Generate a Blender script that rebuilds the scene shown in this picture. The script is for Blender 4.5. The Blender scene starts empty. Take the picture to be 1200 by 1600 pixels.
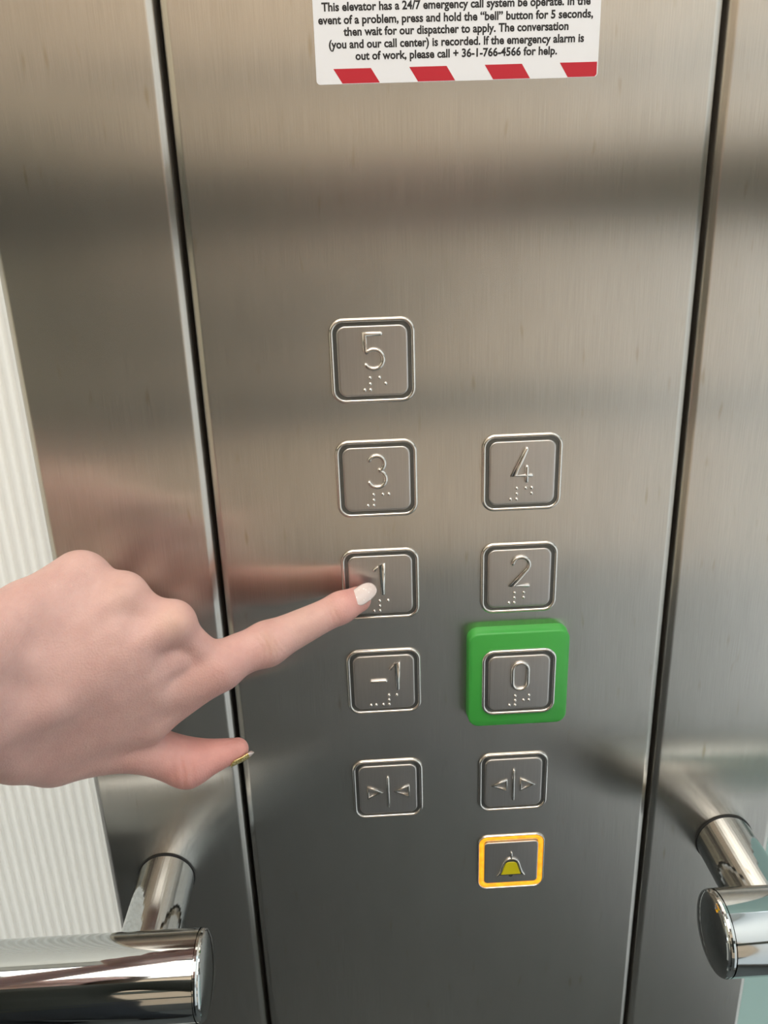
import bpy, bmesh, math, random
import numpy as np
from mathutils import Vector, Matrix

scene = bpy.context.scene
COL = scene.collection
random.seed(4)

# ------------------------------------------------------------------ camera
cd = bpy.data.cameras.new('camera')
cd.sensor_fit = 'HORIZONTAL'; cd.sensor_width = 36.0
cd.lens = 36.0 * 1303.485 / 1200.0
cd.clip_start = 0.01
cam = bpy.data.objects.new('camera', cd); COL.objects.link(cam)
CAM = Vector((-0.00972, -0.36194, 1.27316))
cam.location = CAM
cam.rotation_euler = (1.2103578, 0.0309743, -0.0459614)
scene.camera = cam

# ------------------------------------------------------------------ world, lamps, exposure
w = bpy.data.worlds.new('daylight'); scene.world = w; w.use_nodes = True
bg = w.node_tree.nodes['Background']
bg.inputs['Color'].default_value = (0.93, 0.97, 1.0, 1); bg.inputs['Strength'].default_value = 2.15
vs = scene.view_settings
vs.view_transform = 'Standard'; vs.look = 'None'; vs.gamma = 1.0; vs.use_curve_mapping = False
vs.exposure = 0.0

def area(name, loc, rot, sx, sy, power, color):
    l = bpy.data.lights.new(name, 'AREA'); l.shape = 'RECTANGLE'; l.size = sx; l.size_y = sy
    l.energy = power; l.color = color
    o = bpy.data.objects.new(name, l); o.location = loc; o.rotation_euler = rot; COL.objects.link(o); return o
area('ceiling_lamp_light', (-0.08, -0.70, 2.16), (0, 0, 0), 1.2, 1.0, 9.0, (1.0, 0.94, 0.86))

# ------------------------------------------------------------------ node helpers
def new_mat(name):
    m = bpy.data.materials.new(name); m.use_nodes = True
    nt = m.node_tree; return m, nt, nt.nodes['Principled BSDF']
def simple(name, col, rough=0.5, metal=0.0, **kw):
    m, nt, b = new_mat(name)
    b.inputs['Base Color'].default_value = (*col, 1); b.inputs['Roughness'].default_value = rough
    b.inputs['Metallic'].default_value = metal
    for k, v in kw.items(): b.inputs[k.replace('_', ' ')].default_value = v
    return m
def noise(nt, scale, detail=4, map_scale=(1, 1, 1), rough=0.55):
    g = nt.nodes.new('ShaderNodeNewGeometry'); mp = nt.nodes.new('ShaderNodeMapping')
    mp.inputs['Scale'].default_value = map_scale
    n = nt.nodes.new('ShaderNodeTexNoise'); n.inputs['Scale'].default_value = scale
    n.inputs['Detail'].default_value = detail; n.inputs['Roughness'].default_value = rough
    nt.links.new(g.outputs['Position'], mp.inputs['Vector']); nt.links.new(mp.outputs['Vector'], n.inputs['Vector'])
    return n
def ramp(nt, src, stops):
    r = nt.nodes.new('ShaderNodeValToRGB')
    while len(r.color_ramp.elements) < len(stops): r.color_ramp.elements.new(0.5)
    for e, (p, c) in zip(r.color_ramp.elements, stops):
        e.position = p; e.color = (*c, 1) if len(c) == 3 else c
    nt.links.new(src, r.inputs['Fac']); return r
def maprange(nt, src, a, b, c, d):
    m = nt.nodes.new('ShaderNodeMapRange')
    for i, v in enumerate((a, b, c, d)): m.inputs[i + 1].default_value = v
    nt.links.new(src, m.inputs[0]); return m
def mul(nt, a, b, op='MULTIPLY'):
    m = nt.nodes.new('ShaderNodeMath'); m.operation = op
    for i, v in enumerate((a, b)):
        if isinstance(v, (int, float)): m.inputs[i].default_value = v
        else: nt.links.new(v, m.inputs[i])
    return m.outputs[0]

def brushed(name, col, rough, aniso, grain=0.09, stains=True):
    """vertically brushed stainless steel: reflections smear sideways"""
    m, nt, b = new_mat(name)
    b.inputs['Metallic'].default_value = 1.0
    b.inputs['Anisotropic'].default_value = aniso
    t = nt.nodes.new('ShaderNodeCombineXYZ'); t.inputs[0].default_value = 1.0
    nt.links.new(t.outputs[0], b.inputs['Tangent'])
    fine = noise(nt, 1.0, 3, (2600, 2600, 45))
    mid = noise(nt, 1.0, 2, (70, 70, 14))
    c = ramp(nt, fine.outputs['Fac'], [(0.25, tuple(v * (1 - grain) for v in col)), (0.75, tuple(min(1, v * (1 + grain)) for v in col))])
    if stains:
        d = ramp(nt, mid.outputs['Fac'], [(0.0, (0.88, 0.88, 0.87)), (1.0, (1, 1, 1))])
        mx = nt.nodes.new('ShaderNodeMix'); mx.data_type = 'RGBA'; mx.blend_type = 'MULTIPLY'; mx.inputs[0].default_value = 1.0
        nt.links.new(c.outputs[0], mx.inputs[6]); nt.links.new(d.outputs[0], mx.inputs[7])
        drip = noise(nt, 1.0, 0, (330, 330, 75), 0.5)
        dm = ramp(nt, drip.outputs['Fac'], [(0.70, (1, 1, 1)), (0.95, (0.82, 0.77, 0.66))]); dm.color_ramp.interpolation = 'EASE'
        mx2 = nt.nodes.new('ShaderNodeMix'); mx2.data_type = 'RGBA'; mx2.blend_type = 'MULTIPLY'; mx2.inputs[0].default_value = 1.0
        nt.links.new(mx.outputs[2], mx2.inputs[6]); nt.links.new(dm.outputs[0], mx2.inputs[7])
        nt.links.new(mx2.outputs[2], b.inputs['Base Color'])
    else:
        nt.links.new(c.outputs[0], b.inputs['Base Color'])
    b.inputs['Roughness'].default_value = rough
    bp = nt.nodes.new('ShaderNodeBump'); bp.inputs['Strength'].default_value = 0.06; bp.inputs['Distance'].default_value = 0.00012
    nt.links.new(fine.outputs['Fac'], bp.inputs['Height']); nt.links.new(bp.outputs[0], b.inputs['Normal'])
    return m

M = {}
M['steel'] = brushed('brushed_steel', (0.62, 0.59, 0.55), 0.26, 1.0)
M['plate'] = brushed('satin_steel', (0.59, 0.565, 0.55), 0.36, 0.5, 0.05, False)
M['polished'] = simple('polished_steel', (0.72, 0.70, 0.67), 0.2, 1.0)
M['chrome'] = simple('chrome', (0.55, 0.575, 0.58), 0.045, 1.0)
M['dark'] = simple('dark_gap', (0.012, 0.013, 0.014), 0.6)
M['groove'] = simple('dark_groove', (0.16, 0.17, 0.17), 0.3, 0.8)
M['sticker'] = simple('sticker_paper', (0.80, 0.82, 0.87), 0.35)
M['ink'] = simple('black_ink', (0.012, 0.012, 0.016), 0.45)
M['red'] = simple('red_ink', (0.50, 0.012, 0.03), 0.4)
M['green'] = simple('green_plastic', (0.05, 0.36, 0.06), 0.38)
M['yellow'] = simple('yellow_lens', (0.62, 0.55, 0.01), 0.3)
M['floor'] = simple('floor_vinyl', (0.12, 0.137, 0.147), 0.5)
M['ceiling'] = simple('ceiling_paint', (0.75, 0.74, 0.72), 0.6)
M['beige'] = simple('beige_laminate', (0.80, 0.71, 0.60), 0.5)
M['kick'] = simple('grey_laminate', (0.24, 0.24, 0.235), 0.5)
M['bar'] = simple('dark_trim', (0.095, 0.11, 0.10), 0.45)
M['grey'] = simple('grey_metal', (0.22, 0.22, 0.22), 0.4)

m, nt, b = new_mat('amber_light_guide')
b.inputs['Base Color'].default_value = (0.9, 0.42, 0.02, 1); b.inputs['Roughness'].default_value = 0.3
n = noise(nt, 260, 2)
r = ramp(nt, n.outputs['Fac'], [(0.35, (1.0, 0.30, 0.012)), (0.65, (1.0, 0.52, 0.02))])
nt.links.new(r.outputs[0], b.inputs['Emission Color']); b.inputs['Emission Strength'].default_value = 0.75
M['amber'] = m

def sheet_mat(name, cd_, ct):
    m = bpy.data.materials.new(name); m.use_nodes = True; nt = m.node_tree; nt.nodes.clear()
    o = nt.nodes.new('ShaderNodeOutputMaterial'); d = nt.nodes.new('ShaderNodeBsdfDiffuse'); t = nt.nodes.new('ShaderNodeBsdfTranslucent')
    x = nt.nodes.new('ShaderNodeMixShader'); x.inputs[0].default_value = 0.55
    d.inputs[0].default_value = (*cd_, 1); t.inputs[0].default_value = (*ct, 1)
    nt.links.new(d.outputs[0], x.inputs[1]); nt.links.new(t.outputs[0], x.inputs[2]); nt.links.new(x.outputs[0], o.inputs[0]); return m
M['ribbed'] = sheet_mat('ribbed_polycarbonate', (0.80, 0.79, 0.75), (0.84, 0.83, 0.79))
M['tinted'] = sheet_mat('tinted_frosted_glass', (0.42, 0.51, 0.48), (0.50, 0.61, 0.58))
M['cream'] = sheet_mat('cream_pane', (0.76, 0.72, 0.62), (0.80, 0.75, 0.63))
M['warm'] = sheet_mat('warm_frosted_pane', (0.80, 0.70, 0.59), (0.76, 0.665, 0.56))
M['frost'] = sheet_mat('frosted_pane', (0.88, 0.90, 0.90), (0.94, 0.965, 0.975))

m, nt, b = new_mat('lamp_diffuser')
b.inputs['Base Color'].default_value = (0.9, 0.9, 0.88, 1); b.inputs['Emission Color'].default_value = (1.0, 0.93, 0.83, 1)
b.inputs['Emission Strength'].default_value = 1.5
M['diffuser'] = m

# ------------------------------------------------------------------ mesh helpers
def obj(name, bm_or_me, mat, parent=None, smooth=False):
    if isinstance(bm_or_me, bmesh.types.BMesh):
        bmesh.ops.recalc_face_normals(bm_or_me, faces=bm_or_me.faces[:])
        me = bpy.data.meshes.new(name); bm_or_me.to_mesh(me); bm_or_me.free()
    else: me = bm_or_me
    if mat is not None and not me.materials: me.materials.append(mat)
    if smooth:
        for p in me.polygons: p.use_smooth = True
    o = bpy.data.objects.new(name, me); COL.objects.link(o)
    if parent is not None: o.parent = parent
    return o
def tag(o, label=None, cat=None, group=None, kind=None):
    if label: o['label'] = label
    if cat: o['category'] = cat
    if group: o['group'] = group
    if kind: o['kind'] = kind
    return o
def empty(name, loc, label, cat, group=None):
    o = bpy.data.objects.new(name, None); o.empty_display_size = 0.01; o.location = loc; COL.objects.link(o)
    return tag(o, label, cat, group)
def box(bm, x0, x1, y0, y1, z0, z1):
    v = [bm.verts.new((x, y, z)) for x in (x0, x1) for y in (y0, y1) for z in (z0, z1)]
    for q in ((0, 1, 3, 2), (4, 6, 7, 5), (0, 4, 5, 1), (2, 3, 7, 6), (0, 2, 6, 4), (1, 5, 7, 3)):
        bm.faces.new([v[i] for i in q])
def boxes(name, mat, lst, parent=None):
    bm = bmesh.new()
    for a in lst: box(bm, *a)
    return obj(name, bm, mat, parent)
def rr_loop(hw, hh, r, n=8):
    r = max(min(r, hw, hh), 1e-5); out = []
    for q in range(4):
        cx = (hw - r) * (1 if q in (0, 3) else -1); cz = (hh - r) * (1 if q in (0, 1) else -1)
        for i in range(n + 1):
            a = (q + i / n) * math.pi / 2
            out.append((cx + r * math.cos(a), cz + r * math.sin(a)))
    return out
def rr_sweep(bm, prof, hw, hh, r, n=8, cap=False, cx=0, cz=0):
    """prof: (inset, height off the wall) pairs; +height goes to -Y"""
    rings = []
    for d, h in prof:
        rings.append([bm.verts.new((cx + x, -h, cz + z)) for x, z in rr_loop(hw - d, hh - d, r - d, n)])
    for A, B in zip(rings, rings[1:]):
        k = len(A)
        for i in range(k): bm.faces.new((A[i], A[(i + 1) % k], B[(i + 1) % k], B[i]))
    if cap: bm.faces.new(rings[-1])
def tube(bm, pts, r, n=10, closed=False, flat=None):
    """round tube along points; flat = (axis-height scale) squash toward the plate"""
    pts = [Vector(p) for p in pts]; rings = []; N = len(pts)
    for i, p in enumerate(pts):
        if closed: a, c = pts[i - 1], pts[(i + 1) % N]
        else: a, c = pts[max(i - 1, 0)], pts[min(i + 1, N - 1)]
        t = (c - a).normalized(); y = Vector((0, 1, 0)); s = t.cross(y)
        s = s.normalized() if s.length > 1e-6 else Vector((1, 0, 0))
        u = s.cross(t).normalized()
        k = 1.0
        if not closed and 0 < i < N - 1 or closed:
            d1 = (p - a).normalized(); d2 = (c - p).normalized(); k = 1 / max(0.6, math.cos(d1.angle(d2, 0) / 2))
        rings.append([bm.verts.new(p + s * (r * k * math.cos(2 * math.pi * j / n)) + u * (r * math.sin(2 * math.pi * j / n))) for j in range(n)])
    for i in range(N if closed else N - 1):
        A, B = rings[i], rings[(i + 1) % N]
        for j in range(n): bm.faces.new((A[j], A[(j + 1) % n], B[(j + 1) % n], B[j]))
    if not closed:
        for R_, e, s in ((rings[0], pts[0], pts[0] - pts[1]), (rings[-1], pts[-1], pts[-1] - pts[-2])):
            d = s.normalized() * r
            prev = R_
            for f in (0.45, 0.8):
                ang = f * math.pi / 2
                nr = [bm.verts.new(e + (v.co - e) * math.cos(ang) + d * math.sin(ang)) for v in R_]
                for j in range(n): bm.faces.new((prev[j], prev[(j + 1) % n], nr[(j + 1) % n], nr[j]))
                prev = nr
            bm.faces.new(prev)
def lathe(bm, prof, origin, axis, n=64, cap0=False, cap1=False):
    """prof: (distance along axis, radius)"""
    ax = Vector(axis).normalized(); s = ax.orthogonal().normalized(); u = ax.cross(s); o = Vector(origin); rings = []
    for d, r in prof:
        rings.append([bm.verts.new(o + ax * d + (s * math.cos(2 * math.pi * j / n) + u * math.sin(2 * math.pi * j / n)) * r) for j in range(n)])
    for A, B in zip(rings, rings[1:]):
        for j in range(n): bm.faces.new((A[j], A[(j + 1) % n], B[(j + 1) % n], B[j]))
    if cap0: bm.faces.new(rings[0])
    if cap1: bm.faces.new(rings[-1])
def arc(cx, cz, r, a0, a1, n=14, rz=None):
    rz = rz or r
    return [(cx + r * math.cos(math.radians(a0 + (a1 - a0) * i / n)), cz + rz * math.sin(math.radians(a0 + (a1 - a0) * i / n))) for i in range(n + 1)]

# ------------------------------------------------------------------ the setting: the lift car
RX0, RX1, RY, TOP = -0.78, 0.64, -1.30, 2.20
tag(boxes('floor', M['floor'], [(RX0 - .05, RX1 + .05, RY - .05, 0.2, -0.05, 0.0)]), kind='structure')
tag(boxes('ceiling', M['ceiling'], [(RX0 - .05, RX1 + .05, RY - .05, 0.2, TOP, TOP + .05)]), kind='structure')
tag(boxes('light_pane_back', M['warm'], [(RX0 - .05, RX1 + .05, RY - .012, RY, 0.52, TOP)]), kind='structure')  # unseen warm pane, added to brighten the back wall mirrored in the steel
tag(boxes('wall_back', M['kick'], [(RX0 - .05, RX1 + .05, RY - .05, RY, 0.0, 0.52)]), kind='structure')
tag(boxes('baseboard_back', M['grey'], [(RX0, RX1, RY, RY + .012, 0.0, 0.07)]), kind='structure')
tag(boxes('trim_1', M['bar'], [(RX0, RX1, RY, RY + .03, 1.215, 1.335)]), kind='structure')
tag(boxes('trim_2', M['grey'], [(RX0, RX1, RY, RY + .02, 1.47, 1.50)]), kind='structure')
# left side wall with a cream pane above, right side wall with a frosted window
tag(boxes('wall_left', M['kick'], [(RX0 - .05, RX0, RY, 0.0, 0.0, 0.60)]), kind='structure')
tag(boxes('window_4', M['cream'], [(RX0 - .026, RX0 - .02, RY, 0.0, 0.60, TOP)]), kind='structure')
tag(boxes('trim_5', M['bar'], [(RX0 - .05, RX0 + .01, RY, 0.0, 1.225, 1.335)]), kind='structure')
tag(boxes('wall_right', M['kick'], [(RX1, RX1 + .05, RY, 0.0, 0.0, 0.10)]), kind='structure')
tag(boxes('window_3', M['frost'], [(RX1 + .02, RX1 + .026, RY, 0.0, 0.10, TOP)]), kind='structure')
tag(boxes('trim_3', M['bar'], [(RX1 - .01, RX1 + .05, RY, 0.0, 1.235, 1.325)]), kind='structure')

# front wall: steel cladding left and right of the control panel, rounded vertical edges
def steel_slab(bm, x0, x1, z0, z1, r=0.0026, dep=0.018, n=6):
    edge = [(0, .0040), (.0001, .0024), (.0003, .0018), (.0007, .00135), (.0012, .00100), (.0018, .00066), (.0023, .00037), (.0027, .00015), (.0032, .00003), (.0037, 0)]
    prof = [(x0, dep)] + [(x0 + a, b) for a, b in edge] + [(x1 - a, b) for a, b in edge[::-1]]
    prof += [(x1, dep)]
    lo = [bm.verts.new((x, y, z0)) for x, y in prof]; hi = [bm.verts.new((x, y, z1)) for x, y in prof]
    k = len(prof)
    for i in range(k): bm.faces.new((lo[i], lo[(i + 1) % k], hi[(i + 1) % k], hi[i]))
    bm.faces.new(lo); bm.faces.new(hi)
def smooth_by_angle(o, ang=40):
    me = o.data
    for p in me.polygons: p.use_smooth = True
    me.set_sharp_from_angle(angle=math.radians(ang))
GL, GR, GW = -0.0763, 0.1412, 0.0011
for nm, a, b_ in (('wall_front_left', -0.1530, GL - GW), ('wall_front_right', GR + GW, 0.2125)):
    bm = bmesh.new(); steel_slab(bm, a, b_, 0.0, TOP); o = obj(nm, bm, M['steel']); smooth_by_angle(o); tag(o, kind='structure')
bm = bmesh.new(); steel_slab(bm, GL + GW, GR - GW, 0.0, TOP)
o = obj('control_panel', bm, M['steel']); smooth_by_angle(o)
tag(o, 'tall brushed stainless steel control panel between two dark vertical gaps, carrying the buttons', 'panel')
tag(boxes('trim_4', M['dark'], [(-0.150, 0.208, 0.0185, 0.024, 0.0, TOP)]), kind='structure')
# ribbed translucent glazing left, tinted right
def ribbed(name, x0, x1, y, pitch, amp, mat):
    bm = bmesh.new(); n = int((x1 - x0) / pitch * 8); prev = None
    for i in range(n + 1):
        x = x0 + (x1 - x0) * i / n; ph = 2 * math.pi * (x - x0) / pitch
        yy = y + amp * (abs(math.sin(ph / 2)) - .5)
        c = (bm.verts.new((x, yy, 0.0)), bm.verts.new((x, yy, TOP)))
        if prev: bm.faces.new((prev[0], c[0], c[1], prev[1]))
        prev = c
    o = obj(name, bm, mat, smooth=True)
    s = o.modifiers.new('thickness', 'SOLIDIFY'); s.thickness = 0.0008; s.offset = 0
    return tag(o, kind='structure')
ribbed('window_1', RX0, -0.1545, 0.040, 0.0056, 0.0020, M['ribbed'])
tag(boxes('window_2', M['tinted'], [(0.2138, RX1, 0.030, 0.036, 0.0, TOP)]), kind='structure')

# ceiling lamp of the car
lamp = empty('ceiling_lamp', (-0.08, -0.70, TOP), 'flat white rectangular lamp fixed to the lift ceiling', 'lamp')
boxes('lamp_frame', M['grey'], [(-.64, -.60, -.54, .54, -.03, 0), (.60, .64, -.54, .54, -.03, 0), (-.60, .60, -.54, -.50, -.03, 0), (-.60, .60, .50, .54, -.03, 0)], lamp)
boxes('diffuser', M['diffuser'], [(-.60, .60, -.50, .50, -.012, -.004)], lamp)

# ------------------------------------------------------------------ notice sticker
st = empty('notice_sticker', (0.037, 0, 1.3148), 'white emergency call notice sticker with red stripes at the top of the panel', 'sticker')
bm = bmesh.new(); rr_sweep(bm, [(0, 0), (0, 0.0003)], 0.0549, 0.030, 0.0014, 6, True, 0, 0.030)
obj('backing', bm, M['sticker'], st)
bm = bmesh.new()
for k in range(4):
    x0 = -0.0112 + 0.02935 * k - 0.037; q = [(x0, .0053), (x0 + .0145, .0053), (x0 + .0178, .0002), (x0 + .0033, .0002)]
    if k == 3: q = [(x0, .0053), (.0545, .0053), (.0545, .0010), (.0538, .0002), (x0 + .0033, .0002)]
    lo = [bm.verts.new((x, -.0003, z)) for x, z in q]; hi = [bm.verts.new((x, -.00036, z)) for x, z in q]
    bm.faces.new(lo); bm.faces.new(hi)
    for i in range(len(q)): bm.faces.new((lo[i], lo[(i + 1) % len(q)], hi[(i + 1) % len(q)], hi[i]))
tag(obj('stripe_band', bm, M['red'], st), 'row of red slanted stripes')
LINES = [('This elevator has a 24/7 emergency call system be operate. In the', -.0146, .0878, 1.3396),
         ('event of a problem, press and hold the \u201cbell\u201d button for 5 seconds,', -.0161, .0890, 1.3353),
         ('then wait for our dispatcher to apply. The conversation', -.0067, .0797, 1.3313),
         ('(you and our call center) is recorded. If the emergency alarm is', -.0125, .0859, 1.3271),
         ('out of work, please call + 36-1-766-4566 for help.', -.0025, .0756, 1.32305)]
lm = bmesh.new()
dg = bpy.context.evaluated_depsgraph_get()
for s, x0, x1, z in LINES:
    cu = bpy.data.curves.new('text', 'FONT'); cu.body = s; cu.size = 0.0040; cu.offset = 0.00012; cu.resolution_u = 3; cu.extrude = 0.00002
    t = bpy.data.objects.new('text', cu); COL.objects.link(t)
    bpy.context.view_layer.update(); dg = bpy.context.evaluated_depsgraph_get()
    me = bpy.data.meshes.new_from_object(t.evaluated_get(dg)); bpy.data.objects.remove(t)
    xs = [v.co.x for v in me.vertices]; a, b_ = min(xs), max(xs); f = (x1 - x0) / (b_ - a)
    for v in me.vertices: v.co = Vector((x0 - 0.037 + (v.co.x - a) * f, -.00034 - v.co.z, z - 1.3148 + v.co.y))
    lm.from_mesh(me); bpy.data.meshes.remove(me)
obj('lettering', lm, M['ink'], st)

# ------------------------------------------------------------------ buttons
SB = 0.0185
mm = 0.001
RING = [(0, 0), (.03, .45), (.22, .85), (.55, 1.12), (.95, 1.2), (1.35, 1.12), (1.65, .85), (1.82, .45), (1.85, 0)]
PLATE = [(0, 0.1), (0, .75), (.12, 1.05), (.35, 1.25), (.7, 1.33), (1.1, 1.35)]
PH = 1.35
bm = bmesh.new(); rr_sweep(bm, [(d * mm, h * mm) for d, h in RING], SB, SB, .0062, 10)
ring_me = bpy.data.meshes.new('trim_ring'); bmesh.ops.recalc_face_normals(bm, faces=bm.faces[:]); bm.to_mesh(ring_me); bm.free(); ring_me.materials.append(M['polished'])
bm = bmesh.new(); rr_sweep(bm, [(1.7 * mm, 0), (1.7 * mm, .12 * mm)], SB, SB, .0062, 10, True)
gro_me = bpy.data.meshes.new('recess'); bmesh.ops.recalc_face_normals(bm, faces=bm.faces[:]); bm.to_mesh(gro_me); bm.free(); gro_me.materials.append(M['groove'])
bm = bmesh.new(); rr_sweep(bm, [(d * mm, h * mm) for d, h in PLATE], .0153, .0153, .0038, 10, True)
pla_me = bpy.data.meshes.new('plate'); bmesh.ops.recalc_face_normals(bm, faces=bm.faces[:]); bm.to_mesh(pla_me); bm.free(); pla_me.materials.append(M['plate'])
for me in (ring_me, pla_me):
    for p in me.polygons: p.use_smooth = True
    me.set_sharp_from_angle(angle=math.radians(50))

def strokes(name, lst, parent, r=.95, closed=False, mat=None, h=PH + .4):
    bm = bmesh.new()
    for s in lst:
        c = closed
        if s and s[0] == 'closed': c = True; s = s[1:]
        tube(bm, [(x * mm, -(h - .05) * mm, z * mm) for x, z in s], r * mm, 12, c)
    return obj(name, bm, mat or M['polished'], parent, True)
def braille(parent, dots):
    bm = bmesh.new()
    for x, z in dots:
        prof = [(0, .84), (.28, .80), (.58, .62), (.77, .36), (.85, .02)]
        lathe(bm, [(d * mm, q * mm) for d, q in prof], (x * mm, -(PH - .02) * mm, z * mm), (0, -1, 0), 14, False, True)
    return obj('braille', bm, M['polished'], parent, True)
def cells(x, dig, z=-7.2, extra=()):
    """number sign then a digit cell; x = the four dot columns, dig = (column, row) pairs"""
    rz = [z, z - 2.7, z - 5.3]
    d = [(x[0], rz[2]), (x[1], rz[0]), (x[1], rz[1]), (x[1], rz[2])]
    d += [(x[2 + c], rz[r]) for c, r in dig] + [(e, rz[2]) for e in extra]
    return d
def base(name, x, z, label, group, lift=0.0):
    e = empty(name, (x, -lift, z), label, 'button', group)
    for me, nm in ((ring_me, 'trim_ring'), (gro_me, 'recess'), (pla_me, 'plate')): obj(nm, me, None, e)
    return e
XB = 0.06658
Z5, Z3, Z1, Zm, Zc, Zb = 1.2071, 1.1532, 1.1000, 1.0461, 0.98047, 0.92677
G = 'square steel lift buttons'
def flr(x, z, label, paths, dots, lift=0.0):
    e = base('floor_button', x, z, label, G, lift)
    strokes('numeral', paths, e); braille(e, dots); return e
five = [[(3.6, 11.8), (-3.3, 11.8), (-3.3, 4.6)] + arc(.35, .9, 4.2, 135, -145, 22)]
three = [arc(0, 7.7, 3.6, 155, -75, 18) + arc(.05, .35, 4.0, 75, -155, 20)]
four = [[(1.7, 11.6), (-4.0, -1.0), (4.1, -1.0)], [(2.0, 3.0), (2.0, -3.8)]]
one = [[(-2.9, 8.2), (.9, 11.4), (.9, -4.4)]]
two = [arc(.6, 7.4, 4.0, 170, -38, 18) + [(-3.7, -3.6), (4.3, -3.6)]]
mone = [[(-6.4, 1.2), (.8, 1.2)], [(3.3, 8.0), (6.7, 11.5), (6.7, -3.8)]]
zero = [['closed'] + arc(.5, 7.7, 3.8, 0, 180, 12) + arc(.5, .3, 3.8, 180, 360, 12)]
flr(0, Z5, 'square steel floor button embossed 5, topmost of the left column', five, cells((-4.0, -1.5, 2.6, 5.2), [(0, 0), (1, 1)]))
flr(0, Z3, 'square steel floor button embossed 3, directly below button 5', three, cells((-4.6, -1.9, 2.3, 5.1), [(0, 0), (1, 0)]))
flr(XB, Z3, 'square steel floor button embossed 4, topmost of the right column', four, cells((-5.2, -2.4, 1.7, 4.5), [(0, 0), (1, 0), (1, 1)]))
flr(0, Z1, 'square steel floor button embossed 1, with the fingertip on it', one, cells((-3.7, -.9, 3.2, 5.9), [(0, 0)], -8.2))
flr(XB, Z1, 'square steel floor button embossed 2, directly above the green-framed button', two, cells((-4.8, -2.2, 2.3, 5.0), [(0, 0), (0, 1)], -7.4))
flr(0, Zm, 'square steel floor button embossed -1, below the pointing finger', mone, cells((-.9, 2.1, 6.1, 8.8), [(0, 0)], -7.4, (-7.1, -4.5)))
z0 = flr(XB, Zm, 'square steel floor button embossed 0 on a raised green frame', zero, cells((-4.6, -1.8, 2.4, 5.1), [(1, 0), (0, 1), (1, 1)], -7.3), 0.0066)
bm = bmesh.new()
rr_sweep(bm, [(0, -.0066), (.0003, -.0010), (.0007, -.0003), (.0013, 0)], .0252, .0270, .0058, 10, True, 0, .0010)
c = obj('collar', bm, M['green'], z0); smooth_by_angle(c, 35); c['label'] = 'thick green plastic frame'

def arrows(x, label, tris):
    e = base('door_button', x, Zc, label, G)
    strokes('door_line', [[(0, 8.2), (0, -10.4)]], e, .75)
    for t in tris: strokes('arrow', [['closed'] + t], e, .64)
    return e
arrows(0, 'square steel door close button, arrowheads pointing in at a bar',
       [[(-10.6, 2.2), (-10.6, -4.4), (-3.6, -1.1)], [(10.9, 2.2), (10.9, -4.4), (3.9, -1.1)]])
arrows(XB, 'square steel door open button, arrowheads pointing out from a bar',
       [[(-3.7, 2.2), (-3.7, -4.4), (-10.9, -1.1)], [(3.9, 2.2), (3.9, -4.4), (11.1, -1.1)]])
# alarm bell button with lit amber surround
e = empty('alarm_button', (XB, 0, Zb), 'amber-lit square alarm button with a yellow bell, lowest on the panel', 'button', G)
bm = bmesh.new(); rr_sweep(bm, [(d * mm, h * mm) for d, h in [(0, 0), (.03, .5), (.2, .9), (.45, 1.05), (.7, .9), (.85, .5), (.85, 0)]], SB, SB, .0055, 10)
obj('trim_ring', bm, M['polished'], e, True)
bm = bmesh.new(); rr_sweep(bm, [(d * mm, h * mm) for d, h in [(.8, 0), (.8, .55), (2.0, .75), (3.6, .55), (3.6, 0)]], SB, SB, .0055, 10)
obj('light_ring', bm, M['amber'], e, True)['label'] = 'glowing amber ring'
bm = bmesh.new(); rr_sweep(bm, [(d * mm, h * mm) for d, h in [(0, 0.0), (0, 1.0), (.3, 1.3), (.7, 1.35)]], .0149, .0141, .0022, 8, True)
o = obj('plate', bm, M['plate'], e); smooth_by_angle(o, 50)
bell = [(-7.4, -8.6), (-5.9, -6.4), (-5.0, -3.2), (-4.3, -.6)] + arc(0, -.6, 4.1, 170, 10, 12, 3.6) + [(4.3, -.6), (5.0, -3.2), (5.9, -6.4), (7.4, -8.6)]
strokes('bell_outline', [bell, [(0, 3.2), (0, 7.0)]], e, .6)
def flat_shape(name, pts, h0, h1, mat, parent):
    bm = bmesh.new(); lo = [bm.verts.new((x * mm, -h0 * mm, z * mm)) for x, z in pts]; hi = [bm.verts.new((x * mm * .94, -h1 * mm, (z + 4) * mm * .94 - 4 * mm)) for x, z in pts]
    bm.faces.new(hi)
    for i in range(len(pts)): bm.faces.new((lo[i], lo[(i + 1) % len(pts)], hi[(i + 1) % len(pts)], hi[i]))
    return obj(name, bm, mat, parent)
dark_bell = [(-7.7, -9.1), (-5.6, -5.9), (-4.3, -.9)] + arc(0, -.8, 4.0, 165, 15, 8, 3.4) + [(4.3, -.9), (5.6, -5.9), (7.7, -9.1), (1.2, -9.1), (1.0, -10.0), (0, -10.5), (-1.0, -10.0), (-1.2, -9.1)]
flat_shape('bell_recess', dark_bell, 1.2, 1.42, M['groove'], e)
flat_shape('bell_lens', [(-5.7, -8.2), (-4.9, -6.2), (-4.1, -3.2), (-3.2, -.6), (-2.2, .3), (-1.2, .6), (1.2, .6), (2.2, .3), (3.2, -.6), (4.1, -3.2), (4.9, -6.2), (5.7, -8.2)], 1.3, 1.75, M['yellow'], e)['label'] = 'yellow bell lens'

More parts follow.
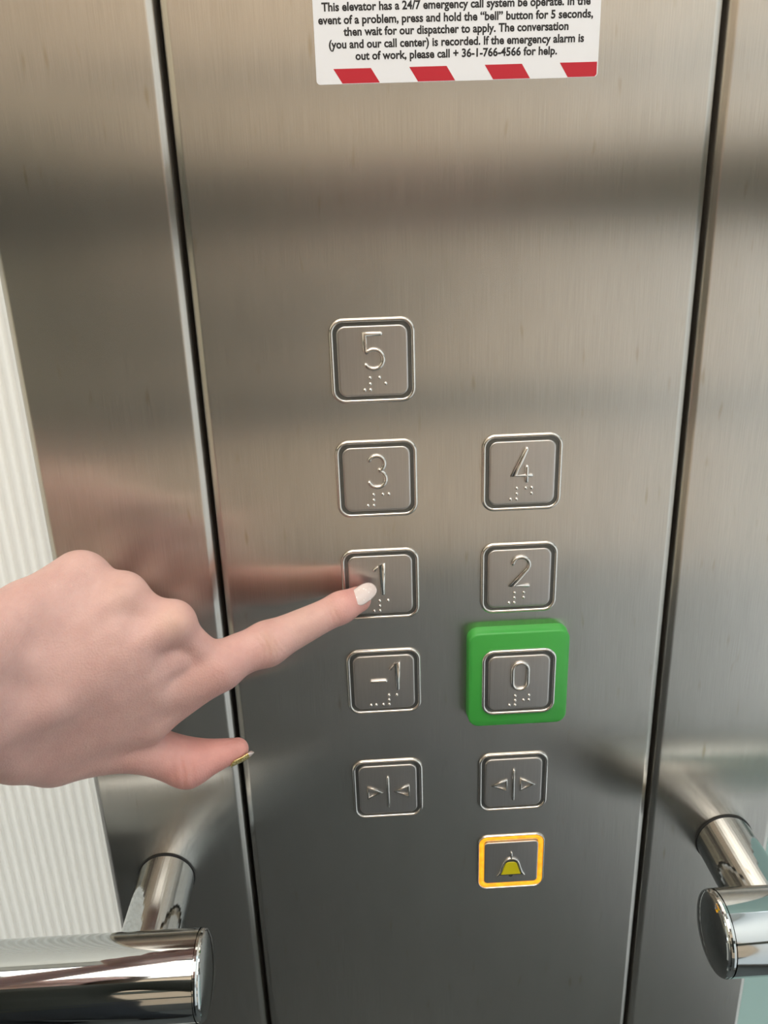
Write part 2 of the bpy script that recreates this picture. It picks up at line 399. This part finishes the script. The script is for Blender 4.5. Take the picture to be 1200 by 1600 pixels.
# ------------------------------------------------------------------ handrails
def rail(x_post, x_cap, sgn, z, h, rr, rp, length, label):
    e = empty('handrail', (x_post, 0, z), label, 'handrail', 'chrome handrails')
    bm = bmesh.new(); L = x_cap - x_post
    lathe(bm, [(0, rr), (length, rr)], (L, -h, 0), (sgn, 0, 0), 96, False, True); obj('rail_tube', bm, M['chrome'], e); smooth_by_angle(e.children[-1])
    bm = bmesh.new()
    prof = [(0, rr * .975), (.0006, rr * .975), (.0007, rr), (.0016, rr * 1.004), (.0024, rr * .985)]
    for k in range(1, 17):
        a = k / 16; prof.append((.0024 + .0036 * math.sin(a * math.pi / 2), rr * .985 * math.cos(a * math.pi / 2 * .999)))
    lathe(bm, prof, (L, -h, 0), (-sgn, 0, 0), 96, False, True); obj('end_cap', bm, M['chrome'], e); smooth_by_angle(e.children[-1], 30)
    bm = bmesh.new(); lathe(bm, [(0, rp), (h - rr * .45, rp)], (0, 0, 0), (0, -1, 0), 72); obj('post', bm, M['chrome'], e); smooth_by_angle(e.children[-1])
    bm = bmesh.new(); lathe(bm, [(0, rp + .0004), (.0008, rp + .0004)], (0, 0, 0), (0, -1, 0), 72, False, True); obj('post_gasket', bm, M['dark'], e)
    return e
rail(-0.12244, -0.0945, -1, 0.93005, 0.06372, 0.02022, 0.01499, 0.62, 'chrome handrail on a round post at the left of the button panel')
rail(0.18562, 0.1570, 1, 0.93377, 0.06172, 0.01985, 0.01549, 0.44, 'chrome handrail on a round post at the right of the button panel')
# handrail along the back wall of the car (seen mirrored in the steel)
e = empty('handrail', (-0.07, RY, 0.89), 'flat dark handrail along the back wall of the car', 'handrail', None)
bm = bmesh.new(); box(bm, -.66, .66, .04, .075, -.028, .028); obj('rail_bar', bm, M['bar'], e)
for x in (-.5, .5):
    bm = bmesh.new(); lathe(bm, [(0, .012), (.045, .012)], (x, 0, 0), (0, 1, 0), 24); obj('post', bm, M['bar'], e, True)

# ------------------------------------------------------------------ the person's hand
K = 0.0016
J = {  # joint: (x, y, z), radius in mm
 'tip': ((-0.0112, -0.0085, 1.0966), 6.15), 'dip': ((-0.0192, -0.0148, 1.0960), 6.68), 'pip': ((-0.0530, -0.0301, 1.0874), 9.43),
 'mid': ((-0.0648, -0.0349, 1.0855), 8.27), 'mi': ((-0.0728, -0.0422, 1.0844), 9.36), 'mm': ((-0.0880, -0.0499, 1.1109), 8.12),
 'mr': ((-0.1075, -0.0480, 1.1231), 9.55), 'ml': ((-0.1256, -0.0432, 1.1282), 13.04), 'ci': ((-0.1543, -0.0682, 1.0666), 12.58),
 'cm': ((-0.1377, -0.0720, 1.0928), 11.48), 'cr': ((-0.1399, -0.0700, 1.1068), 11.0), 'cl': ((-0.1412, -0.0641, 1.1260), 10.88),
 'w1': ((-0.1567, -0.0850, 1.1209), 15.89), 'w2': ((-0.1625, -0.0880, 1.0925), 15.0), 't0': ((-0.1449, -0.0573, 1.0554), 12.49),
 't1': ((-0.1124, -0.0468, 1.0489), 10.73), 't2': ((-0.0924, -0.0419, 1.0346), 10.55), 't3': ((-0.0699, -0.0370, 1.0371), 5.2),
 'web': ((-0.1049, -0.0500, 1.0639), 9.12),
}
J = {k: (np.array(v[0]), v[1] * mm) for k, v in J.items()}
CAMP = np.array(CAM)
def away(p, d):  # a point d further from the viewer's eye, deeper into the hand
    v = p - CAMP; return p + v / np.linalg.norm(v) * d
BON = [('tip', 'dip'), ('dip', 'pip'), ('pip', 'mid'), ('mid', 'mi'), ('mi', 'ci'), ('mm', 'cm'), ('mr', 'cr'), ('ml', 'cl'),
       ('ci', 'w2'), ('cm', 'w2'), ('cr', 'w1'), ('cl', 'w1'), ('t0', 't1'), ('t1', 't2'), ('t2', 't3'), ('web', 't0'), ('web', 'mi'),
       ('ci', 't0'), ('ci', 'cm'), ('cm', 'cr'), ('cr', 'cl')]
PR = [(J[a][0], J[a][1], J[b][0], J[b][1]) for a, b in BON]
for a, b in (('mi', 'mm'), ('mm', 'mr'), ('mr', 'ml')): PR.append((J[a][0], J[a][1] * .72, J[b][0], J[b][1] * .72))
# flesh between and under the metacarpals
mids = []
for (a, ca), (b, cb) in (((('mi'), 'ci'), ('mm', 'cm')), (('mm', 'cm'), ('mr', 'cr')), (('mr', 'cr'), ('ml', 'cl'))):
    p = (J[a][0] * .5 + J[b][0] * .5); q = (J[ca][0] + J[cb][0]) / 2
    PR.append((away(p * .86 + q * .14, .0035), .0092, away(q, .002), .0108))
    if a == 'mi': PR.append((away(p * .80 + q * .20, .0005), .0085, away(p * .5 + q * .5, -.001), .0096))
    ts = (.22, .5, .78) if a == 'mi' else (.5,)
    for t_ in ts:
        pa_ = J[a][0] * (1 - t_) + J[b][0] * t_; qa_ = J[ca][0] * (1 - t_) + J[cb][0] * t_
        PR.append((away(pa_ * .66 + qa_ * .34, -.0012), .0096, away(pa_ * .2 + qa_ * .8, -.0014), .0104))
for a, ca in (('mi', 'ci'), ('mm', 'cm'), ('mr', 'cr'), ('ml', 'cl')):
    p, q = J[a][0], J[ca][0]; PR.append((away(p * .8 + q * .2, .012), .0085, away(q, .012), .010))
def on(a, b, t): return J[a][0] * (1 - t) + J[b][0] * t
PR.append(((on('mi', 'ci', .35) + on('web', 't0', .1)) / 2, .0094, (on('mi', 'ci', 1) + on('web', 't0', 1)) / 2, .0118))
PR.append((away(on('mi', 'ci', .55) * .5 + on('web', 't0', .3) * .5, -.001), .0098, away(on('mi', 'ci', .9) * .5 + on('web', 't0', .9) * .5, -.0015), .0112))
PR.append((on('web', 't0', .45) * .5 + on('t1', 't0', .55) * .5, .0098, on('web', 't0', .9) * .5 + on('t1', 't0', .9) * .5, .0115))
PR.append((J['t0'][0], .0112, J['w2'][0], .0140))
PR.append((away((J['ci'][0] + J['cm'][0]) / 2, -.001), .0118, J['w1'][0] * .3 + J['w2'][0] * .7, .0150))
PR.append((away((J['ci'][0] + J['cm'][0] + J['cr'][0]) / 3, -.001), .0130, away((J['w1'][0] + J['w2'][0]) / 2, -.002), .0165))
# curled middle, ring and little fingers, hidden from the front and mirrored in the steel
CURL = {'mm': [(-.0965, -.0150, 1.0850, 8.0), (-.1150, -.0185, 1.0680, 7.6), (-.1230, -.0300, 1.0700, 6.6)],
        'mr': [(-.1115, -.0145, 1.0985, 8.0), (-.1320, -.0180, 1.0790, 7.2), (-.1390, -.0300, 1.0810, 6.3)],
        'ml': [(-.1310, -.0160, 1.1080, 7.2), (-.1450, -.0200, 1.0930, 6.4), (-.1490, -.0300, 1.0920, 5.8)]}
for k, ch in CURL.items():
    pa, ra = away(J[k][0], .003), .0082
    for x, y, z, r in ch:
        PR.append((pa, ra, np.array((x, y, z)), r * mm)); pa, ra = np.array((x, y, z)), r * mm
# forearm
EL = np.array((-0.375, -0.265, 1.055))
PR.append((J['w1'][0], J['w1'][1], EL + np.array((0, 0, .022)), .036)); PR.append((J['w2'][0], J['w2'][1], EL - np.array((0, 0, .022)), .036))
PR.append(((J['w1'][0] + J['w2'][0]) / 2, .015, EL, .040))
# extensor tendons
for a, ca, wgt in (('mi', 'ci', .9), ('mm', 'cm', 1), ('mr', 'cr', 1), ('ml', 'cl', .8)):
    p, q = J[a][0], J[ca][0]
    PR.append((away(p, -(J[a][1] - .0032)), .0030, away(q * .75 + p * .25, -(J[ca][1] - .0050)), .0022))
def rcone(X, a, ra, b, rb):
    ba = b - a; l = ba @ ba; t = np.clip(((X - a) @ ba) / l, 0, 1)
    return np.linalg.norm(X - a - t[..., None] * ba, axis=-1) - (ra + (rb - ra) * t)
def sdf(X):
    S = np.zeros(X.shape[:-1])
    for a, ra, b, rb in PR: S += np.exp(np.clip(-rcone(X, a, ra, b, rb) / K, -60, 60))
    return -K * np.log(S + 1e-30)
def axis_crease(X, a, b, pos, amp, sig, bow=.0, wide=.006):
    """shallow curved crease across the back of the joint a-b at fraction pos"""
    ba = b - a; l = np.linalg.norm(ba); t = ba / l; n = CAMP - a; n = n - t * (n @ t); n = n / np.linalg.norm(n); c = np.cross(t, n)
    lat = (X - a) @ c; s = ((X - a) @ t) - pos * l + bow * lat * lat / .006
    near = np.exp(-(rcone(X, a, .004, b, .004) / .012) ** 4) * np.exp(-(lat / wide) ** 4) * np.clip(((X - a) @ n) / .004, 0, 1)
    return amp * np.exp(-(s / sig) ** 2) * near
def detail(X):
    d = np.zeros(len(X))
    j = lambda k: J[k][0]
    for o_, am, bw, sg in ((-.10, .22, .30, .0010), (-.035, .38, .22, .0008), (.015, .30, .0, .0007), (.05, .40, -.2, .0008), (.11, .24, -.3, .0010)): d += axis_crease(X, j('pip'), j('dip'), o_, am * mm, sg, bw)
    for o_, am, bw, sg in ((.74, .2, .2, .0008), (.80, .28, .0, .0007), (.86, .22, -.2, .0008)): d += axis_crease(X, j('pip'), j('dip'), o_, am * mm, sg, bw, .005)
    for o_, am in ((-.05, .5), (.12, .3), (-.22, .25)): d += axis_crease(X, j('t2'), j('t3'), o_, am * mm, .0011, .1, .010)
    for p, r_, am in ((away(on('mi', 'ci', .20), -.0098), .0055, 1.0),):
        d += am * mm * np.exp(-(np.linalg.norm(X - p, axis=-1) / r_) ** 2) * 0.6
    return d
def surface_nets(lo, hi, h):
    nx = [int((b - a) / h) + 1 for a, b in zip(lo, hi)]
    gx = [lo[i] + h * np.arange(nx[i]) for i in range(3)]
    S = np.zeros(nx)
    for a, ra, b, rb in PR:
        m_ = max(ra, rb) + .013; sl = []
        for i in range(3):
            i0 = max(0, int((min(a[i], b[i]) - m_ - lo[i]) / h)); i1 = min(nx[i], int((max(a[i], b[i]) + m_ - lo[i]) / h) + 2); sl.append(slice(i0, max(i0, i1)))
        if any(s.stop <= s.start for s in sl): continue
        X = np.stack(np.meshgrid(gx[0][sl[0]], gx[1][sl[1]], gx[2][sl[2]], indexing='ij'), -1)
        S[tuple(sl)] += np.exp(np.clip(-rcone(X, a, ra, b, rb) / K, -60, 60))
    D = -K * np.log(S + 1e-30)
    ins = D < 0
    c = [ins[i:nx[0] - 1 + i, j:nx[1] - 1 + j, k:nx[2] - 1 + k] for i in (0, 1) for j in (0, 1) for k in (0, 1)]
    cnt = sum(x.astype(np.int8) for x in c); act = (cnt > 0) & (cnt < 8)
    idx = -np.ones(act.shape, int); cells_ = np.argwhere(act); idx[act] = np.arange(len(cells_))
    V = np.array(lo) + (cells_ + .5) * h
    F = []
    for ax in range(3):
        o1, o2 = [(1, 2), (2, 0), (0, 1)][ax]
        A = np.take(ins, range(nx[ax] - 1), ax); B = np.take(ins, range(1, nx[ax]), ax)
        E_ = np.argwhere(A != B); ok = (E_[:, o1] > 0) & (E_[:, o2] > 0) & (E_[:, o1] < nx[o1] - 1) & (E_[:, o2] < nx[o2] - 1); E_ = E_[ok]
        flip = A[tuple(E_.T)]
        q = []
        for d1, d2 in ((0, 0), (-1, 0), (-1, -1), (0, -1)):
            e_ = E_.copy(); e_[:, o1] += d1; e_[:, o2] += d2; q.append(idx[tuple(e_.T)])
        q = np.stack(q, 1); q[~flip] = q[~flip][:, ::-1]; F.append(q[(q >= 0).all(1)])
    return V, np.concatenate(F)
def gradn(f, X, e=2e-4):
    g = np.stack([f(X + np.eye(3)[i] * e) - f(X - np.eye(3)[i] * e) for i in range(3)], -1)
    return g / (np.linalg.norm(g, axis=-1, keepdims=True) + 1e-12)
HAND_PR = PR
V, F = surface_nets((-.39, -.345, .99), (.002, 0.0, 1.175), .0012)
def refine(V, F, sel):
    """splits the selected faces in four (fingers: finer skin creases)"""
    m_ = bpy.data.meshes.new('tmp'); m_.from_pydata(V.tolist(), [], F.tolist()); b_ = bmesh.new(); b_.from_mesh(m_); bpy.data.meshes.remove(m_)
    fs = [f for f in b_.faces if sel(f.calc_center_median())]
    ed = list({e for f in fs for e in f.edges}); bmesh.ops.subdivide_edges(b_, edges=ed, cuts=1, use_grid_fill=True)
    bmesh.ops.triangulate(b_, faces=[f for f in b_.faces if len(f.verts) > 4]); tri = [f for f in b_.faces if len(f.verts) == 3]
    b_.verts.index_update(); v = np.array([v.co[:] for v in b_.verts]); q = np.array([[x.index for x in f.verts] for f in b_.faces if len(f.verts) == 4])
    t = [[x.index for x in f.verts] for f in tri]; b_.free(); return v, q, t
V, F, TRI = refine(V, F, lambda c: c.x > -.100)
f_all = lambda X: sdf(X) + detail(X)
for it in range(4):
    N_ = gradn(sdf, V); V = V - N_ * np.clip(f_all(V), -.0012, .0012)[:, None]
V[:, 1] = np.minimum(V[:, 1], -0.00142)
# skin tone as an albedo attribute: tan back of the hand, pinker joints, fingertip and thumb
base_c = np.array((0.585, 0.375, 0.342)); pink = np.array((0.66, 0.27, 0.245)); pale = np.array((0.68, 0.47, 0.38)); brown = np.array((.52, .33, .25))
def blob(p, r): return np.exp(-(np.linalg.norm(V - p, axis=1) / r) ** 2)
wp = np.clip(.75 * blob(J['t2'][0], .017) + .55 * blob(J['t3'][0], .014) + .4 * blob(J['t1'][0], .012) + .5 * blob(J['tip'][0], .012)
             + .35 * blob(J['dip'][0], .012) + .25 * blob(J['pip'][0], .011) + .3 * blob(J['mi'][0], .014) + .15 * blob(J['mm'][0], .012), 0, 1)
wl = np.clip(.6 * blob(away(J['mm'][0], -.008), .007) + .35 * blob(away(J['mr'][0], -.006), .007) + .4 * blob((J['pip'][0] + J['dip'][0]) / 2, .009), 0, 1)
wb = np.clip(axis_crease(V, J['pip'][0], J['dip'][0], 0.0, 1, .0028) * .5 + axis_crease(V, J['pip'][0], J['dip'][0], .86, 1, .0015) * .25, 0, 1)
C_ = base_c + (pink - base_c) * wp[:, None]; C_ = C_ + (pale - C_) * wl[:, None]; C_ = C_ + (brown - C_) * wb[:, None]
# the rest of the person, standing behind the camera: head and neck share the body mesh, clothes are children
def P3(*a): return np.array(a)
SHL, SHR = P3(-.565, -.56, 1.30), P3(-.265, -.60, 1.30)
HEADP = [(P3(-0.410, -.60, 1.34), .052, P3(-0.410, -.575, 1.46), .050), (P3(-0.410, -.575, 1.555), .082, P3(-0.410, -.555, 1.48), .060),
         (P3(-0.410, -.60, 1.56), .080, P3(-0.410, -.575, 1.55), .080), (P3(-0.410, -.485, 1.505), .010, P3(-0.410, -.495, 1.545), .007),
         (P3(-0.425, -.488, 1.465), .007, P3(-0.395, -.488, 1.465), .007), (P3(-0.495, -.58, 1.51), .008, P3(-0.493, -.585, 1.54), .010), (P3(-0.325, -.58, 1.51), .008, P3(-0.327, -.585, 1.54), .010)]
HAIRP = [(P3(-0.410, -.62, 1.60), .082, P3(-0.410, -.60, 1.61), .080), (P3(-0.410, -.655, 1.56), .070, P3(-0.410, -.67, 1.32), .055),
         (P3(-0.485, -.60, 1.58), .028, P3(-0.500, -.60, 1.38), .026), (P3(-0.335, -.60, 1.58), .028, P3(-0.320, -.60, 1.38), .026)]
WR_R = P3(.045, -.47, 1.215)
COATP = [(SHL + P3(.03, 0, 0), .062, SHR - P3(.03, 0, 0), .062), (P3(-0.465, -.60, 1.24), .095, P3(-0.455, -.60, 1.02), .085), (P3(-0.365, -.60, 1.24), .095, P3(-0.375, -.60, 1.02), .085),
         (P3(-0.460, -.60, 1.02), .09, P3(-0.475, -.61, .86), .105), (P3(-0.370, -.60, 1.02), .09, P3(-0.355, -.61, .86), .105), (P3(-0.410, -.60, 1.32), .062, P3(-0.410, -.60, 1.37), .056),
         (SHL, .060, EL + P3(-.002, -.01, .004), .052), (EL + P3(-.002, -.01, .004), .052, EL * .72 + (J['w1'][0] + J['w2'][0]) * .14, .047),
         (SHR, .060, P3(-.15, -.66, 1.04), .052), (P3(-.15, -.66, 1.04), .052, WR_R, .036)]
LEGP = [(P3(-0.480, -.61, .86), .100, P3(-0.490, -.60, .48), .068), (P3(-0.490, -.60, .48), .066, P3(-0.495, -.63, .09), .050), (P3(-0.350, -.61, .86), .100, P3(-0.340, -.60, .48), .068), (P3(-0.340, -.60, .48), .066, P3(-0.335, -.63, .09), .050), (P3(-0.460, -.61, .90), .10, P3(-0.370, -.61, .90), .10)]
SHOEP = [(P3(-0.495, -.64, .045), .042, P3(-0.505, -.50, .036), .034), (P3(-0.335, -.64, .045), .042, P3(-0.325, -.50, .036), .034)]
HRP = [(WR_R - P3(0, .02, .02), .027, WR_R + P3(.0, .035, .035), .030), (WR_R + P3(.0, .02, .03), .026, WR_R + P3(.01, .045, .06), .022)]
for q_ in range(4):
    a_ = WR_R + P3(.012, .05 - .004 * q_, .035 + .017 * q_); b1 = a_ + P3(.038, .006, .004); b2 = b1 + P3(.006, -.026, .004); l_ = (.9, 1, .95, .8)[q_]
    HRP += [(a_, .0095, b1, .0085), (b1, .0085, b1 + (b2 - b1) * l_, .0072)]
HRP += [(WR_R + P3(-.01, .02, .03), .012, WR_R + P3(-.028, .03, .062), .0095), (WR_R + P3(-.028, .03, .062), .0095, WR_R + P3(-.02, .018, .088), .008)]
def grow(prims, h, k, pad=.02):
    global PR, K
    o1, o2 = PR, K; PR, K = prims, k
    pts = np.array([p for a in prims for p in (a[0], a[2])]); rm = max(max(a[1], a[3]) for a in prims)
    v, f = surface_nets(tuple(pts.min(0) - rm - pad), tuple(pts.max(0) + rm + pad), h)
    for _ in range(3): v = v - gradn(sdf, v) * np.clip(sdf(v), -h, h)[:, None]
    PR, K = o1, o2; return v, f
def quad_near(p, lo=0, hi=None):
    f = F[lo:hi]; c_ = V[f].mean(1); return lo + int(np.argmin(np.linalg.norm(c_ - p, axis=1)))
def limb(qa, qb, path, rad):
    """joins two openings of the body by a four-sided limb running inside the sleeve"""
    global V, F, C_
    prev = F[qa].copy(); pts = [V[F[qa]].mean(0)] + [np.array(p) for p in path] + [V[F[qb]].mean(0)]; new = []
    for i in range(1, len(pts) - 1):
        t = pts[i + 1] - pts[i - 1]; t = t / np.linalg.norm(t); pv = V[prev] - V[prev].mean(0); pv = pv - np.outer(pv @ t, t)
        pv = pv / np.linalg.norm(pv, axis=1, keepdims=True) * rad
        ids = len(V) + np.arange(4); V = np.concatenate([V, pts[i] + pv]); C_ = np.concatenate([C_, np.tile(base_c, (4, 1))])
        new += [[prev[j], prev[(j + 1) % 4], ids[(j + 1) % 4], ids[j]] for j in range(4)]; prev = ids
    e_ = F[qb][::-1]; k_ = min(range(4), key=lambda k: sum(np.linalg.norm(V[prev[j]] - V[e_[(j + k) % 4]]) for j in range(4)))
    e_ = [e_[(j + k_) % 4] for j in range(4)]
    new += [[prev[j], prev[(j + 1) % 4], e_[(j + 1) % 4], e_[j]] for j in range(4)]
    F = np.concatenate([F, np.array(new)])
n_arm = len(F)
for prims_ in (HEADP, HRP):
    v_, f_ = grow(prims_, .004, .0035); F = np.concatenate([F, f_ + len(V)]); V = np.concatenate([V, v_]); C_ = np.concatenate([C_, np.tile(base_c, (len(v_), 1))])
    if prims_ is HEADP: n_head = len(F)
n_all = len(F); NK = HEADP[0][0]
cuts = [quad_near(EL + P3(-.03, -.03, .0), 0, n_arm), quad_near(NK + P3(-.05, 0, -.01), n_arm, n_head), quad_near(NK + P3(.05, 0, -.01), n_arm, n_head), quad_near(WR_R - P3(.02, .04, .04), n_head, n_all)]
limb(cuts[0], cuts[1], [EL * .8 + SHL * .2, EL * .4 + SHL * .6, SHL, SHL * .6 + NK * .4], .030)
limb(cuts[2], cuts[3], [SHR * .6 + NK * .4, SHR, P3(-.15, -.66, 1.06), P3(-.05, -.56, 1.13)], .026)
F = np.delete(F, cuts, 0)
me = bpy.data.meshes.new('person'); me.from_pydata(V.tolist(), [], F.tolist() + TRI); me.validate()
ca = me.color_attributes.new('skin_tone', 'FLOAT_COLOR', 'POINT')
ca.data.foreach_set('color', np.concatenate([C_, np.ones((len(C_), 1))], 1).astype(np.float32).ravel())
m, nt, b = new_mat('skin')
at = nt.nodes.new('ShaderNodeAttribute'); at.attribute_name = 'skin_tone'
n1 = noise(nt, 90, 4); mr = ramp(nt, n1.outputs['Fac'], [(0.3, (0.93, 0.88, 0.87)), (0.7, (1.06, 1.05, 1.04))])
mx = nt.nodes.new('ShaderNodeMix'); mx.data_type = 'RGBA'; mx.blend_type = 'MULTIPLY'; mx.inputs[0].default_value = 1.0
nt.links.new(at.outputs['Color'], mx.inputs[6]); nt.links.new(mr.outputs[0], mx.inputs[7]); nt.links.new(mx.outputs[2], b.inputs['Base Color'])
b.inputs['Roughness'].default_value = 0.48; b.inputs['Subsurface Weight'].default_value = 0.25
b.inputs['Subsurface Radius'].default_value = (1.0, 0.35, 0.2); b.inputs['Subsurface Scale'].default_value = 0.004
vo = nt.nodes.new('ShaderNodeTexVoronoi'); vo.inputs['Scale'].default_value = 1100
g_ = nt.nodes.new('ShaderNodeNewGeometry'); nt.links.new(g_.outputs['Position'], vo.inputs['Vector'])
n2 = noise(nt, 1, 3, (900, 900, 350))
h_ = mul(nt, vo.outputs['Distance'], n2.outputs['Fac'], 'ADD')
bp = nt.nodes.new('ShaderNodeBump'); bp.inputs['Strength'].default_value = 0.35; bp.inputs['Distance'].default_value = 0.0003
nt.links.new(h_, bp.inputs['Height']); nt.links.new(bp.outputs[0], b.inputs['Normal'])
M['skin'] = m
person = obj('person', me, M['skin'], smooth=True)
tag(person, 'bare left hand and forearm of a person pressing button 1 with the index finger', 'person')

for nm_, prims_, col_, lab_ in (('jacket', COATP, (.045, .047, .040), 'dark olive jacket'), ('trousers', LEGP, (.03, .033, .04), 'dark trousers'),
                               ('shoe', SHOEP[:1], (.02, .02, .02), None), ('shoe', SHOEP[1:], (.02, .02, .02), None), ('hair', HAIRP, (.05, .028, .015), 'dark brown hair')):
    v_, f_ = grow(prims_, .009, .010 if nm_ != 'shoe' else .005); mc_ = bpy.data.meshes.new(nm_); mc_.from_pydata(v_.tolist(), [], f_.tolist())
    o = obj(nm_, mc_, simple(nm_ + '_cloth', col_, .85), person, True)
    if lab_: o['label'] = lab_

def nail_mat(name, col, rough, metal, glit, gcol):
    m, nt, b = new_mat(name)
    v = nt.nodes.new('ShaderNodeTexVoronoi'); v.inputs['Scale'].default_value = 1700
    g = nt.nodes.new('ShaderNodeNewGeometry'); nt.links.new(g.outputs['Position'], v.inputs['Vector'])
    r = ramp(nt, v.outputs['Color'], [(glit, col), (glit + .1, gcol)])
    nt.links.new(r.outputs[0], b.inputs['Base Color']); b.inputs['Roughness'].default_value = rough; b.inputs['Metallic'].default_value = metal
    b.inputs['Coat Weight'].default_value = 0.6; b.inputs['Coat Roughness'].default_value = 0.08
    bp = nt.nodes.new('ShaderNodeBump'); bp.inputs['Strength'].default_value = 0.1; bp.inputs['Distance'].default_value = 0.0002
    nt.links.new(v.outputs['Color'], bp.inputs['Height']); nt.links.new(bp.outputs[0], b.inputs['Normal'])
    return m
M['nail_white'] = nail_mat('pearl_nail_varnish', (0.68, 0.58, 0.56), 0.2, 0.0, 0.8, (0.82, 0.78, 0.76))
M['nail_gold'] = nail_mat('gold_glitter_varnish', (0.62, 0.45, 0.12), 0.3, 0.75, 0.45, (0.95, 0.85, 0.45))
def nail(o_, t_, n_, u0, u1, R0, R1, R2, wid, mat, label, tip_mat=None, free=.5):
    t_ = np.array(t_) / np.linalg.norm(t_); n_ = n_ - t_ * (n_ @ t_); n_ = n_ / np.linalg.norm(n_); b_ = np.cross(t_, n_)
    bm = bmesh.new(); NU, NS = 22, 16; grid = []
    for i in range(NU + 1):
        u = i / NU
        wv = wid * (math.sqrt(max(0, 1 - ((.3 - u) / .3) ** 2)) if u < .3 else (math.sqrt(max(0, 1 - ((u - free) / (1 - free)) ** 2)) if u > free else 1))
        wv = max(wv, wid * .04)
        Rr = R0 + (R1 - R0) * min(1, u / .5) if u < .5 else R1 + (R2 - R1) * ((u - .5) / .5) ** 2
        row = []
        for j in range(NS + 1):
            ph = (j / NS * 2 - 1) * wv / (wid * 1.12)
            p = o_ + t_ * (u0 + (u1 - u0) * u) + b_ * (wid * 1.12 * math.sin(ph)) + n_ * (Rr - wid * 1.12 * (1 - math.cos(ph)))
            row.append(bm.verts.new(p))
        grid.append(row)
    for i in range(NU):
        for j in range(NS):
            f = bm.faces.new((grid[i][j], grid[i + 1][j], grid[i + 1][j + 1], grid[i][j + 1]))
            if tip_mat is not None and i > NU * .78: f.material_index = 1
    o = obj('fingernail', bm, mat, person, True); o['label'] = label
    if tip_mat is not None: o.data.materials.append(tip_mat)
    s = o.modifiers.new('thickness', 'SOLIDIFY'); s.thickness = 0.0006; s.offset = 0
    return o
ti, di = J['tip'][0], J['dip'][0]
tc = CAMP - ti; tc = tc / np.linalg.norm(tc)
ax = np.array((1.0, 0.30, .20)); ax = ti - di; ax = ax / np.linalg.norm(ax); ax = ax + np.array((0.0, 0.15, .10))
nail(ti, ax, tc + np.array((0.12, 0, .28)), -.0066, .0088, .0064, .0070, .0050, .0047, M['nail_white'], 'pearly white varnished index fingernail')
t3, t2 = J['t3'][0], J['t2'][0]
tc = CAMP - t3; tc = tc / np.linalg.norm(tc)
nail(t3, (t3 - t2) + np.array((0, 0, .004)), tc * .5 + np.array((.35, 0, -1.0)), -.0056, .0064, .0062, .0060, .0042, .0050, M['nail_gold'], 'gold glitter thumbnail with a white tip', M['nail_white'], .72)
